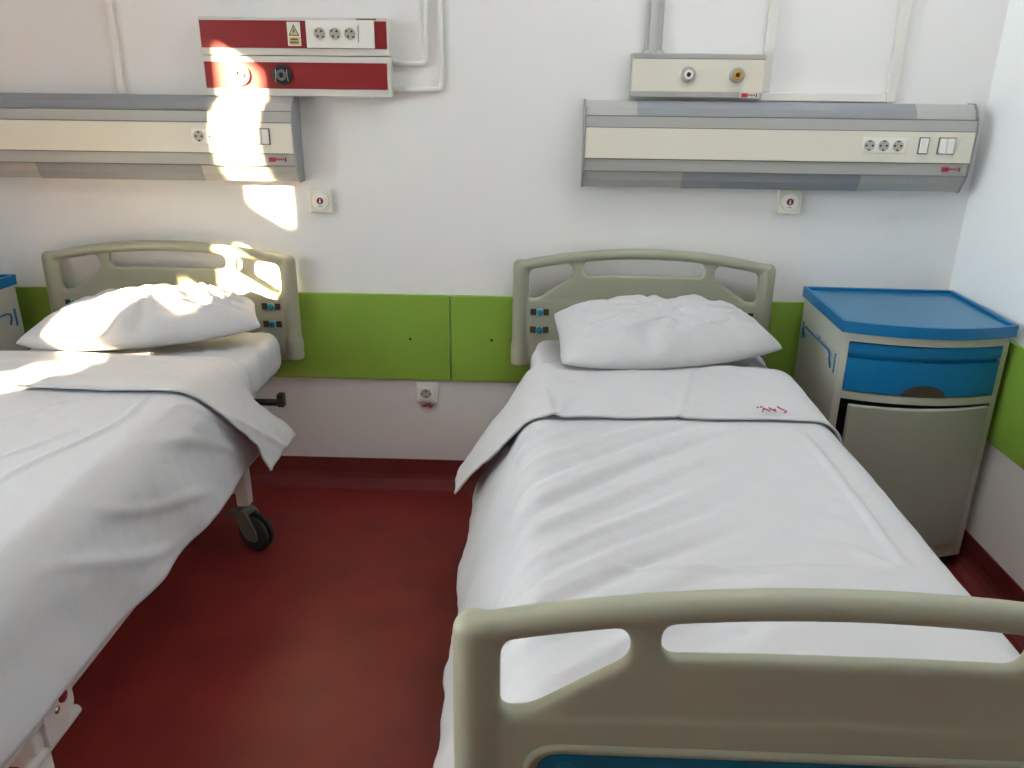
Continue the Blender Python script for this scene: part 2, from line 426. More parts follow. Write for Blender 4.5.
trunk([(-1.450, -1.429, 1.4435, H)], 'narrow upright cable trunking ending on the left bedhead unit', d=.018)
trunk([(.667, .696, 1.470, H)], 'upright cable trunking passing close by the right end of the grey gas box')
trunk([(1.070, 1.099, 1.4435, H), (.667, 1.069, 1.4435, 1.468)], 'L-shaped cable trunking that turns along the top of the right bedhead unit')

# ------------------------------------------------------------------ call buttons and wall socket
def call_button(x, z, label):
    org = (x, 0, z)
    t = empty('call_button', org); tag(t, label, 'call button', 'nurse call buttons')
    m = MB(); m.box(x - .040, x + .040, -.022, .002, z - .041, z + .041, 'ivory', bev=.005); m.build('housing', t, org=org)
    m = MB(); m.lathe((x, -.022, z), (0, -1, 0), [(0, .029), (.003, .0285), (.004, .026), (.004, 0)], 'white'); b = m.build('push_disc', t, org=org)
    m = MB(); m.disc(x, -.0262, z + .001, .0115, 'red', t=.0008); m.disc(x, -.0272, z + .001, .0028, 'white', t=.0006); m.disc(x, -.0272, z + .0055, .0022, 'white', t=.0006)
    m.prism([(x - .0035, z - .006), (x + .0035, z - .006), (x + .002, z + .002), (x - .002, z + .002)], 'y', -.0278, -.0270, 'white')
    m.build('call_symbol', b, org=org)
    m = MB()
    for k in range(4): m.box(x - .0075 + k * .004, x - .0045 + k * .004, -.0270, -.0262, z - .0185, z - .0165, 'ink')
    m.build('small_print', b, org=org)
call_button(-.797, 1.100, 'small square call button with a red dot, right of the sunlit wall patch')
call_button(.806, 1.122, 'small square call button with a red dot, under the right bedhead unit')

org = (-.4465, 0, .394)
t = empty('wall_socket', org); tag(t, 'square wall socket under the green panel between the beds', 'wall socket')
x, z = org[0], org[2]
m = MB(); m.prism([(x - .041, z - .041), (x + .041, z - .041), (x + .041, z + .041), (x - .041, z + .041)], 'y', -.009, 0, 'white', bev=.004); m.build('frame', t, org=org)
socket(x - .004, -.0088, z - .003, t, org, plate=.027, tilt=pi / 2)
m = MB()
for k, pts in enumerate(([(-.022, -.056), (-.012, -.055), (-.004, -.047), (.004, -.048), (.012, -.043)], [(-.016, -.059), (-.002, -.053), (.008, -.050), (.016, -.056), (.018, -.045)], [(.002, -.052), (.012, -.060), (.015, -.050), (.022, -.048)])):
    m.tube([(x + a, (-.006 - .003 * k) if q else .002, z + b) for q, (a, b) in enumerate(pts)], .0022, 'wire', 6)
tag(m.build('wire_bundle', org=(x, -.006, z - .05), place=True), 'short dark red wire ends poking out below the square wall socket', 'wires')

# ------------------------------------------------------------------ beds
def remesh(o, vox, it=6):
    md = o.modifiers.new('r', 'REMESH'); md.mode = 'VOXEL'; md.voxel_size = vox
    sm = o.modifiers.new('s', 'SMOOTH'); sm.iterations = it; sm.factor = .5
    dg = bpy.context.evaluated_depsgraph_get(); e = o.evaluated_get(dg)
    me = bpy.data.meshes.new_from_object(e)
    for p in me.polygons: p.use_smooth = True
    o.modifiers.clear(); old = o.data; o.data = me; bpy.data.meshes.remove(old)
    return o
W2 = .427            # half distance between post axes
def arch(u): return .945 - (u / W2) ** 2 * .048
def rounded(pts, r, n=6):
    out = []; N = len(pts)
    for i in range(N):
        a, b, c = Vector(pts[i - 1]), Vector(pts[i]), Vector(pts[(i + 1) % N])
        d0 = a - b; d1 = c - b; rr = min(r, d0.length * .45, d1.length * .45)
        p0 = b + d0.normalized() * rr; p1 = b + d1.normalized() * rr
        for k in range(n + 1):
            s = k / n; q = (1 - s) ** 2 * p0 + 2 * s * (1 - s) * b + s * s * p1; out.append((q.x, q.y))
    return out
def end_board_mesh():
    """moulded board: x across, y thickness (centred), z height; two posts, arched rail, three hand holes"""
    outer = [(-W2, .54)] + [(u, arch(u) - .004) for u in [(-1 + 2 * k / 40) * W2 for k in range(41)]] + [(W2, .54)]
    midh = rounded([(-.208, .864)] + [(u, .866 + .002 * (1 - (u / .21) ** 2)) for u in (-.1, 0, .1)] + [(.208, .864), (.210, .914)] + [(u, arch(u) - .018) for u in (.1, 0, -.1)] + [(-.210, .914)], .026)
    lh = rounded([(-.396, .778), (-.360, .782), (-.240, .862), (-.250, .910), (-.396, .886)], .028)
    rh = [(-a, b) for a, b in lh][::-1]
    def plate(outline, holes, half, bev):
        cu = bpy.data.curves.new('tmp', 'CURVE'); cu.dimensions = '2D'; cu.fill_mode = 'BOTH'; cu.extrude = half; cu.bevel_depth = bev; cu.bevel_resolution = 2; cu.offset = -bev
        for pts in [outline] + holes:
            sp = cu.splines.new('POLY'); sp.points.add(len(pts) - 1)
            for p, q in zip(sp.points, pts): p.co = (q[0], q[1], 0, 1)
            sp.use_cyclic_u = True
        co = bpy.data.objects.new('tmp', cu); C.objects.link(co)
        bpy.context.view_layer.update()
        me = bpy.data.meshes.new_from_object(co.evaluated_get(bpy.context.evaluated_depsgraph_get()))
        bpy.data.objects.remove(co); bpy.data.curves.remove(cu)
        b = bmesh.new(); b.from_mesh(me); bpy.data.meshes.remove(me)
        bmesh.ops.remove_doubles(b, verts=b.verts, dist=1e-5)
        bmesh.ops.transform(b, matrix=Matrix.Rotation(pi / 2, 4, 'X'), verts=b.verts)
        return b
    m = MB()
    m.merge(plate(outer, [midh, lh, rh], .006, .006), 'abs', True)
    # thicker lower field: its upper edge is the ledge that catches the light
    field = rounded([(-.405, .55), (.405, .55), (.405, .772), (.36, .776), (0, .784), (-.36, .776), (-.405, .772)], .02)
    m.merge(plate(field, [], .010, .005), 'abs', True)
    # posts (slightly oval, rounded cap, wider sleeve at the foot)
    for sg in (-1, 1):
        m.tube([(sg * W2, 0, .60), (sg * W2, 0, .885), (sg * W2, 0, .900), (sg * W2, 0, .911), (sg * W2, 0, .916)], [.0275, .0265, .0255, .019, .008], 'abs', 20)
        m.tube([(sg * W2, 0, .535), (sg * W2, 0, .608), (sg * W2, 0, .612)], [.0315, .0315, .029], 'abs', 20)
    us = [(-1 + 2 * k / 36) * W2 for k in range(37)]
    m.tube([(u, 0, arch(u) - .003) for u in us], .0190, 'abs', 16)
    m.box(-W2, W2, -.010, .010, .53, .56, 'abs')
    o = m.build('headboard')
    return remesh(o, .0045, 7)
BOARD = end_board_mesh()

def slide_lock(parent, u, z):
    m = MB(); m.box(u - .033, u + .033, -.080, -.0555, z - .0115, z + .0115, 'brown', bev=.001); o = m.build('slide_latch', parent)
    m = MB(); m.box(u - .012, u + .013, -.083, -.079, z - .0125, z + .0125, 'knobp', bev=.002); m.build('slider', o)
    m = MB(); m.lathe((u, -.083, z), (0, -1, 0), [(0, .0115), (.005, .011), (.008, .008), (.009, 0)], 'knob', 18); m.build('knob', o)

def make_bed(t):
    hb = BOARD; hb.parent = t; hb.location = (0, -.052, 0)
    return t
right_bed = empty('hospital_bed', (.3265, 0, 0))
tag(right_bed, 'hospital bed with its whole footboard nearest the camera, beside the bedside cabinet', 'hospital bed', 'hospital beds')
t = right_bed
BOARD.parent = t; BOARD.location = (0, -.0525, 0)
for sg in (-1, 1):
    for z in (.733, .668):
        m = MB(); 
        u = sg * .357; yy = -.005 - .002
        m.box(u - .033, u + .033, -.0175, -.002, z - .0115, z + .0115, 'brown', bev=.001); o = m.build('slide_latch', BOARD)
        m = MB(); m.box(u - .012, u + .013, -.0195, -.0165, z - .0125, z + .0125, 'knobp', bev=.002); m.build('slider', o)
        m = MB(); m.lathe((u, -.0195, z), (0, -1, 0), [(0, .0115), (.005, .011), (.008, .008), (.009, 0)], 'knob', 18); m.build('knob', o)
foot = BOARD.copy(); foot.name = 'footboard'; C.objects.link(foot); foot.parent = t; foot.location = (0, -2.02, -.012)
m = MB()
pts = rounded([(-.352, .56), (.352, .56), (.352, .725), (-.352, .725)], .035)
m.prism(pts, 'y', -.0165, -.009, 'teal', bev=.002); ins = m.build('inset_panel', foot); ins['label'] = 'blue inset panel'
# raised lip round the inset
m = MB()
lip = rounded([(-.362, .55), (.362, .55), (.362, .734), (-.362, .734)], .042)
m.tube([(a, -.0145, b) for a, b in lip + lip[:1]], .0065, 'abs', 8, caps=False); m.build('inset_rim', foot)
for u in (-.315, .315):
    m = MB(); m.lathe((u, -.0165, .704), (0, -1, 0), [(0, .011), (.002, .0105), (.003, .008), (.002, .0)], 'teal', 18); m.build('screw_cap', foot)
# steel frame
m = MB()
for sg in (-1, 1): m.box(sg * .30 - .02, sg * .30 + .02, -1.95, -.2, .44, .49, 'frame', bev=.004)
for y in (-.12, -.55, -1.0, -1.45, -1.92): m.box(-.30, .30, y - .02, y + .02, .445, .485, 'frame', bev=.003)
m.box(-.33, .33, -1.95, -.095, .49, .505, 'frame', bev=.002)
m.build('deck_frame', t)
m = MB()
for sg in (-1, 1): m.box(sg * .27 - .02, sg * .27 + .02, -1.62, -.45, .205, .245, 'frame', bev=.004)
for y in (-.47, -1.6): m.box(-.35, .35, y - .02, y + .02, .205, .245, 'frame', bev=.004)
for sg in (-1, 1):
    m.tube([(sg * .30, -.6, .24), (sg * .30, -1.0, .45)], .016, 'frame'); m.tube([(sg * .30, -1.5, .24), (sg * .30, -1.1, .45)], .016, 'frame')
m.build('chassis', t)
for sg in (-1, 1):
    for y in (-.47, -1.62):
        m = MB(); m.box(sg * .345 - .021, sg * .345 + .021, y - .021, y + .021, .160, .46, 'frame', bev=.004); leg = m.build('leg', t)
        cx = sg * .345
        m = MB()
        m.lathe((cx, y, .165), (0, 0, -1), [(0, .014), (.018, .014), (.018, .024), (.03, .024), (.03, .0)], 'wheel', 18)
        for s2 in (-1, 1):
            m.prism(rounded([(y - .022, .142), (y + .022, .142), (y + .025, .10), (y - .012, .036), (y - .058, .036), (y - .058, .07)], .02), 'x', cx + s2 * .024 - .004, cx + s2 * .024 + .004, 'wheel', bev=.001)
        m.box(cx - .024, cx + .024, y - .022, y + .022, .126, .142, 'wheel', bev=.003)
        m.prism([(y + .02, .135), (y + .075, .118), (y + .075, .105), (y + .02, .115)], 'x', cx - .022, cx + .022, 'wheel', bev=.004)
        sw = Matrix.Translation((cx, y, 0)) @ Matrix.Rotation(math.radians(68), 4, 'Z') @ Matrix.Translation((-cx, -y, 0))
        bmesh.ops.transform(m.bm, matrix=sw, verts=m.bm.verts); cs = m.build('caster', leg)
        m = MB()
        for s2 in (-1, 1):
            m.lathe((cx + s2 * .006, y - .035, .0625), (s2, 0, 0), [(0, .0), (0, .057), (.003, .062), (.012, .062), (.015, .057), (.015, .035), (.013, .03), (.013, 0)], 'tyre', 28)
        bmesh.ops.transform(m.bm, matrix=sw, verts=m.bm.verts); m.build('caster_wheel', leg)
for sg in (-1, 1):
    m = MB(); m.box(sg * .425 - .012, sg * .425 + .012, -.265, -.235, .425, .472, 'dark', bev=.004); m.tube([(sg * .30, -.255, .44), (sg * .41, -.255, .44)], .012, 'dark'); m.build('rail_bracket', t)
# folded guard rail on both long sides: end plates with red buttons and two tubes
for sg in (-1, 1):
    xs = sg * .362
    m = MB()
    for z in (.318, .245): m.tube([(xs, -1.5, z), (xs, -1.95, z)], .0125, 'frame', 12)
    m.build('guard_rail', t)
    for y in (-1.56,):
        m = MB(); m.prism(rounded([(y + .042, .415), (y + .042, .285), (y + .0, .25), (y - .055, .25), (y - .055, .335), (y - .02, .415)], .010), 'x', xs - .016, xs + .016, 'frame', bev=.003)
        pl = m.build('rail_plate', t)
        m = MB(); m.lathe((xs + sg * .016, y + .008, .325), (sg, 0, 0), [(0, .013), (.004, .012), (.005, 0)], 'red', 18); b = m.build('release_button', pl); b['label'] = 'red release button'
        m = MB(); m.lathe((xs + sg * .016, y - .016, .312), (sg, 0, 0), [(0, .008), (.003, .0075), (.004, 0)], 'steel', 14); m.build('screw', pl)

left_bed = copy_tree(right_bed); left_bed.location = (-1.346, 0, 0)
left_bed['label'] = 'hospital bed in the sun patch, running out of the picture at the left, caster showing'

# ------------------------------------------------------------------ bedding
def fbm(x, y, z=0., o=3):
    v = 0; a = 1
    for k in range(o): v += a * noise.noise(Vector((x, y, z + 7.3 * k))); x *= 2.1; y *= 2.1; a *= .5
    return v
def smooth(a, b, x):
    t = max(0, min(1, (x - a) / (b - a))); return t * t * (3 - 2 * t)
def ridge(d, w): return math.exp(-(d / w) ** 2)
def mattress(xc, label, seed, r, hw, cr=0):
    m = MB()
    y0, y1, z0, z1 = -1.955, -.098, .507, .648
    prof = []
    for k in range(40):          # cross-section ring, rounded rectangle in x,z
        pass
    ring = rounded([(-hw, z0), (hw, z0), (hw, z1), (-hw, z1)], r, 6)
    # resample densely
    dense = []
    for a, b in zip(ring, ring[1:] + ring[:1]):
        n = max(1, int((Vector(a) - Vector(b)).length / .02))
        for k in range(n): s = k / n; dense.append((a[0] + (b[0] - a[0]) * s, a[1] + (b[1] - a[1]) * s))
    N = len(dense); NY = 90
    def f(i, j):
        q = dense[int(round(i * N)) % N]; y = y1 + (y0 - y1) * j
        e = min(j, 1 - j) * (y1 - y0); sh = 1 - max(0, .03 - e) / .03
        sh = 1 - (1 - sh) ** 2 * .10
        x = q[0] * sh; z = (q[1] - (z0 + z1) / 2) * sh + (z0 + z1) / 2
        wr = fbm(x * 6 + seed, y * 6, z * 7) * .006
        wr += cr * ridge(y + .28, .2) * (sin((x + y) * 60 + 3 * noise.noise(Vector((x * 6, y * 6, 1)))) * .006 * max(0, x) * 2 + .006 * fbm(x * 11, y * 11, z * 9))
        side = max(0, abs(x) - hw + .05) / .05
        wr += side * .005 * sin(y * 34 + 5 * z + 3 * noise.noise(Vector((y * 3, seed, 0))))
        up = 1 if z > z0 + .02 else 0
        x *= 1 - .09 * cr * smooth(-.36, -.50, y)      # tucked in where the duvet hangs over it
        return Vector((xc + x + (wr * side if x > 0 else -wr * side) * .8, y, z + wr * up * .8))
    V = m.grid(f, N, NY, 'sheet', closed_u=True)
    for j in (0, NY - 1): 
        fc = m.bm.faces.new([V[i][j] for i in range(N)]); fc.smooth = True
    bmesh.ops.recalc_face_normals(m.bm, faces=m.bm.faces)
    o = m.build('mattress', org=(xc, -1, .505), place=True); tag(o, label, 'mattress', 'mattresses on the beds')
    return o
mattress(.336, 'mattress under a smooth white sheet on the bed beside the bedside cabinet', 1.0, .045, .388)
mattress(-1.348, 'mattress under a creased white sheet on the sunlit bed', 5.0, .05, .402, 1)

def duvet(xc, label, cfg):
    """cloth laid over the mattress: top, rounded shoulders and hanging sides"""
    HW, R = cfg.get('hw', .402), cfg.get('r', .06)
    ztop = .662
    y0, y1 = cfg['y0'], cfg['y1']
    def section(a, y, lift, flare, drop, hwx=0.):
        """a: arc length from centre -> (x, z, nx, nz)"""
        s = 1 if a >= 0 else -1; d = abs(a); hw = HW + hwx
        fl = flare[0] if s < 0 else flare[1]
        if d < hw - R: return a, ztop, 0, 1
        ang = pi / 2 - fl; la = R * ang
        if d < hw - R + la:
            th = (d - (hw - R)) / R
            return s * (hw - R + R * sin(th)), ztop - R + R * cos(th), s * sin(th), cos(th)
        e = d - (hw - R) - la
        x = hw - R + R * sin(ang) + e * sin(fl); z = ztop - R + R * cos(ang) - e * cos(fl)
        return s * x, z, s * cos(fl), sin(fl)
    def cloth(name, ya, yb, fa, fb, lift, flare, wr, nu=150, nv=200, parent=None, thick=.010, mats='cloth', skew=None):
        m = MB()
        def f(i, j):
            y = ya(i) + (yb(i) - ya(i)) * j
            a = fa(y) + (fb(y) - fa(y)) * i
            x, z, nx, nz = section(a, y, lift, flare(y) if callable(flare) else flare, 0)
            h = lift + wr(a, y, x, z, i, j)
            return Vector((xc + x + nx * h, y + (skew(a, y, z) if skew else 0), z + nz * h))
        m.grid(f, nu, nv, mats)
        bmesh.ops.recalc_face_normals(m.bm, faces=m.bm.faces)
        up = sum(1 if (fc.normal.z > 0) else -1 for fc in m.bm.faces if abs(fc.normal.z) > .6)
        if up < 0:
            for fc in m.bm.faces: fc.normal_flip()
        o = m.build(name, parent, org=(xc, -1, .66) , place=parent is None)
        sd = o.modifiers.new('thickness', 'SOLIDIFY'); sd.thickness = thick; sd.offset = -1
        return o
    main = cloth('duvet', lambda i: y1, lambda i: y0, cfg['la'], cfg['ra'], .012, cfg['flare'], cfg['wr'])
    tag(main, label, 'duvet', 'white duvets')
    fl = cloth('turned_down_edge', cfg['fy1'], cfg['fy0'], cfg['fla'], cfg['fra'], .024, cfg['fflare'], cfg['fwr'], nu=150, nv=60, parent=main, thick=.006, skew=cfg.get('fskew'))
    return main, fl

# --- right bed
def wr_right(a, y, x, z, i, j):
    h = .004 * fbm(x * 5, y * 5, 2.2)
    # diagonal drag folds over the left half, fading to the right
    t = (x + .30) * .62 - (y + 1.2) * .80
    k = smooth(.25, -.25, x) * smooth(-.86, -1.0, y) * smooth(-2.0, -1.7, y)
    u = t * 62 + 2.2 * noise.noise(Vector((x * 2.5, y * 2.5, 3)))
    amp = .55 + .45 * noise.noise(Vector((t * 7, 1.3, .2)))
    k *= 1 - .8 * smooth(.0, .18, abs(a) - .40)
    h += k * .0105 * amp * (sin(u) + .35 * sin(2.3 * u + 1))
    # pressed fold: long crease along the right edge and a square corner near the foot
    c = smooth(-.93, -.96, y) * smooth(-1.56, -1.53, y)
    h += c * .008 * ridge(x - .296 + .015 * (y + 1.2), .006)
    h += smooth(-.23, -.18, x) * smooth(.31, .27, x) * .007 * ridge(y + 1.565 - .02 * x, .006)
    h += .006 * ridge((x - .27) + (y + 1.54), .02) * ridge(x - .265, .035)
    # hanging sides
    d = abs(a) - .40
    if d > 0:
        h += smooth(0, .12, d) * (.006 * sin(y * 17 + 2.5 * noise.noise(Vector((y * 2, d * 3, 4)))) + .006 * fbm(y * 7, d * 6, 1))
    # softly sagging between shoulders
    h += .005 * cos(x * 4) + .004 * noise.noise(Vector((x * 3, y * 2, 9)))
    return h
def fwr_right(a, y, x, z, i, j):
    h = wr_right(a, y, x, z, i, j) * (1 if a < 0 else .6) + .003 * fbm(x * 7, y * 7, 5)
    h += .006 * ridge(x - .045 - .25 * (y + .7), .007)                    # long crease
    h += .008 * ridge(x + .34 + .10 * (y + .8), .012) * smooth(-.66, -.74, y)    # puckers near the left shoulder
    h += .006 * ridge(x + .285 - .3 * (y + .8), .010) * smooth(-.70, -.78, y)
    h -= .006 * ridge(x - .43 + .45 * (y + .65), .010) * smooth(-.62, -.70, y)
    d = abs(a) - .40
    if d > 0: h += smooth(0, .15, d) * .005 * fbm(y * 8, d * 7, 3)
    e = min(j, 1)                                                   # rolled edge at the pillow
    h -= .020 * (1 - smooth(0, .06, j)); h += .006 * smooth(.9, 1., j) * (.4 + noise.noise(Vector((x * 6, 2, 2))))
    return h
cfgR = dict(y0=-1.945, y1=-.50,
    la=lambda y: -(.395 + .375 + .012 * sin(y * 5)), ra=lambda y: .395 + .26 + .01 * sin(y * 4),
    flare=(.42, .12), wr=wr_right,
    fy1=lambda i: -.51 + .075 * smooth(.1, .45, i) - .06 * smooth(.6, 1, i) + .05 * smooth(.2, 0, i), fy0=lambda i: -.895 - .012 * sin(i * 5) + .16 * smooth(.30, .0, i),
    fla=lambda y: -(.395 + .35), fra=lambda y: .395 + .20, fflare=(.60, .10), fwr=fwr_right)
dv, fl = duvet(.336, 'white duvet spread over the bed beside the bedside cabinet, red stitched mark near its fold', cfgR)
# --- left bed
def wr_left(a, y, x, z, i, j):
    h = .0035 * fbm(x * 5, y * 5, 12.2)
    h += .007 * ridge(x - .285 - .25 * min(0, y + .95) + .01 * sin(y * 14), .008) * smooth(-1.40, -1.25, y) * smooth(-.78, -.86, y)
    h += .004 * ridge(x - .12 - .5 * (y + 1.2), .010) * smooth(-1.45, -1.3, y) * smooth(-1.0, -1.1, y)
    h += .004 * ridge(x + .02 - .8 * (y + 1.0), .012) * smooth(-1.2, -1.1, y) * smooth(-.8, -.9, y)
    d = a - .36
    if d > 0:
        q = d * 24 - y * 15 + 2.6 * noise.noise(Vector((y * 1.7, d * 3, 6)))
        h += smooth(.05, .16, d) * (.013 * sin(q) * (.6 + .8 * noise.noise(Vector((y * 1.3, 2.2, d * 2)))) + .004 * fbm(y * 5, d * 6, 3))
    h += .004 * noise.noise(Vector((x * 3, y * 2, 4)))
    for d0, y0, k, am in ((.03, -1.06, .55, .008), (.06, -1.32, .50, .009), (.10, -1.52, .42, .008), (.02, -.86, .8, .006)):
        h += am * ridge(d - d0 - k * (y - y0) - .02 * sin(y * 9), .016) * smooth(-.03, .04, d) * smooth(y0 - .12, y0 + .05, y) * smooth(y0 + .5, y0 + .3, y)
    return h
def fwr_left(a, y, x, z, i, j):
    h = wr_left(a, y, x, z, i, j) + .003 * fbm(x * 5, y * 9, 15)
    h += .004 * sin(y * 60 + 3 * x) * smooth(.3, -.1, x)
    d = a - .38
    if d > 0: h += smooth(0, .15, d) * (.006 * sin(y * 20 + 2.1) + .005 * fbm(y * 8, d * 7, 8))
    h -= .020 * (1 - smooth(0, .06, j)); h += .005 * smooth(.9, 1., j)
    return h
cfgL = dict(y0=-1.945, y1=-.46,
    la=lambda y: -(.395 + .30), ra=lambda y: .395 + .27 - .02 * sin(y * 3 + 1), hw=.418, r=.078,
    flare=(.15, .15), wr=wr_left,
    fy1=lambda i: -.475 - .03 * smooth(.6, .85, i) + .11 * smooth(.8, 1, i), fy0=lambda i: -.76 - .05 * i + .15 * smooth(.72, 1.0, i),
    fla=lambda y: -(.395 + .2), fra=lambda y: .395 + .30, fflare=(.1, .42), fwr=fwr_left)
duvet(-1.372, 'white duvet hanging over the side of the sunlit bed', cfgL)

# stitched red mark on the fold of the right duvet
S = .668
m = MB()
def thread(pts): m.tube([(.550 + a * .66, -.868 + b * .75, .699 + .002 * sin(a * 300)) for a, b in pts], .0022, 'thread', 6)
thread([(-.012, .034), (-.008, .036)])
thread([(.000, .0), (.014, .040), (.026, -.002)]); thread([(.005, .016), (.022, .015)]); thread([(.002, .034), (.008, .040)])
thread([(.036, .040), (.052, .004)]); thread([(.052, .004), (.056, .030)])
thread([(.068, .042), (.080, .036), (.086, .012), (.092, .0), (.082, -.006)])
mk = m.build('stitched_mark', dv, org=(.336, -1, .66)); mk['label'] = 'red stitched letters'

# pillows
def pillow(name, corners, T, label, seed, dents, belly=.12):
    """corners FL, FR, BR, BL of the seam; T thickness"""
    FL, FR, BR, BL = [Vector(c) for c in corners]
    n = ((FR - FL).cross(BL - FL)).normalized()
    cen = (FL + FR + BR + BL) / 4
    N1, N2 = 150, 100
    m = MB()
    def pt(u, v, side):
        # pull the seam inwards between the corners
        uu, vv = 2 * u - 1, 2 * v - 1
        pu = uu * (1 - .035 * (1 - vv * vv)); pv = vv * (1 + (belly if vv < 0 else -.06) * (1 - uu * uu))
        cr = 1 - .03 * (uu * uu * vv * vv) ** 3; pu *= cr; pv *= cr
        a, b = (pu + 1) / 2, (pv + 1) / 2
        p = FL * (1 - a) * (1 - b) + FR * a * (1 - b) + BR * a * b + BL * (1 - a) * b
        e = max(0, 1 - abs(uu) ** 2.6) * max(0, 1 - abs(vv) ** 2.6)
        h = T * e ** .55
        wr = .013 * fbm(u * 5 + seed, v * 4, 1) * e ** .4
        edge = (1 - e) * e * 4
        wr += .0075 * sin(14 * math.atan2(vv, uu) + 3 * noise.noise(Vector((u * 4, v * 4, seed)))) * edge
        for (du, dv_, rx, ry, am, an) in dents:
            x = (u - du) * cos(an) + (v - dv_) * sin(an); y = -(u - du) * sin(an) + (v - dv_) * cos(an)
            wr += am * ridge(x, rx) * ridge(y, ry)
        if side > 0: return p + n * (h * .72 + wr * min(1, e * 3))
        return p - n * (h * .28)
    top = m.grid(lambda u, v: pt(u, v, 1), N1, N2, 'pillowm')
    bot = m.grid(lambda u, v: pt(u, v, -1), N1, N2, 'pillowm')
    bmesh.ops.remove_doubles(m.bm, verts=m.bm.verts, dist=1e-5)
    bmesh.ops.recalc_face_normals(m.bm, faces=m.bm.faces)
    o = m.build('pillow', org=tuple(cen), place=True); tag(o, label, 'pillow', 'white pillows')
    return o
pillow('p', [(.030, -.555, .706), (.752, -.365, .710), (.640, -.135, .765), (.012, -.140, .750)], .142,
       'plump white pillow on the bed beside the bedside cabinet', 3.3,
       [(.42, .42, .06, .22, -.012, 1.0), (.52, .45, .012, .10, .010, .3), (.30, .22, .012, .16, .008, -1.2), (.42, .30, .010, .14, .010, -.9), (.58, .30, .009, .14, .008, .9), (.12, .35, .008, .14, .008, .4), (.85, .4, .010, .16, .009, -.9), (.72, .25, .009, .15, .007, -1.1)], .36)
pillow('p', [(-1.695, -.46, .700), (-.948, -.28, .718), (-1.02, -.13, .765), (-1.59, -.135, .745)], .140,
       'white pillow half in bright sun on the left bed', 8.1,
       [(.70, .40, .05, .22, -.014, .3), (.62, .45, .012, .14, .010, .7), (.78, .45, .012, .16, .010, .3), (.86, .45, .012, .16, .013, .15), (.80, .40, .010, .18, -.010, -.2), (.90, .60, .010, .14, .012, -.3), (.56, .35, .010, .16, .012, .9), (.66, .28, .009, .16, .010, 1.2), (.76, .62, .010, .12, .010, .6), (.20, .3, .010, .14, .008, -.7)], .62)

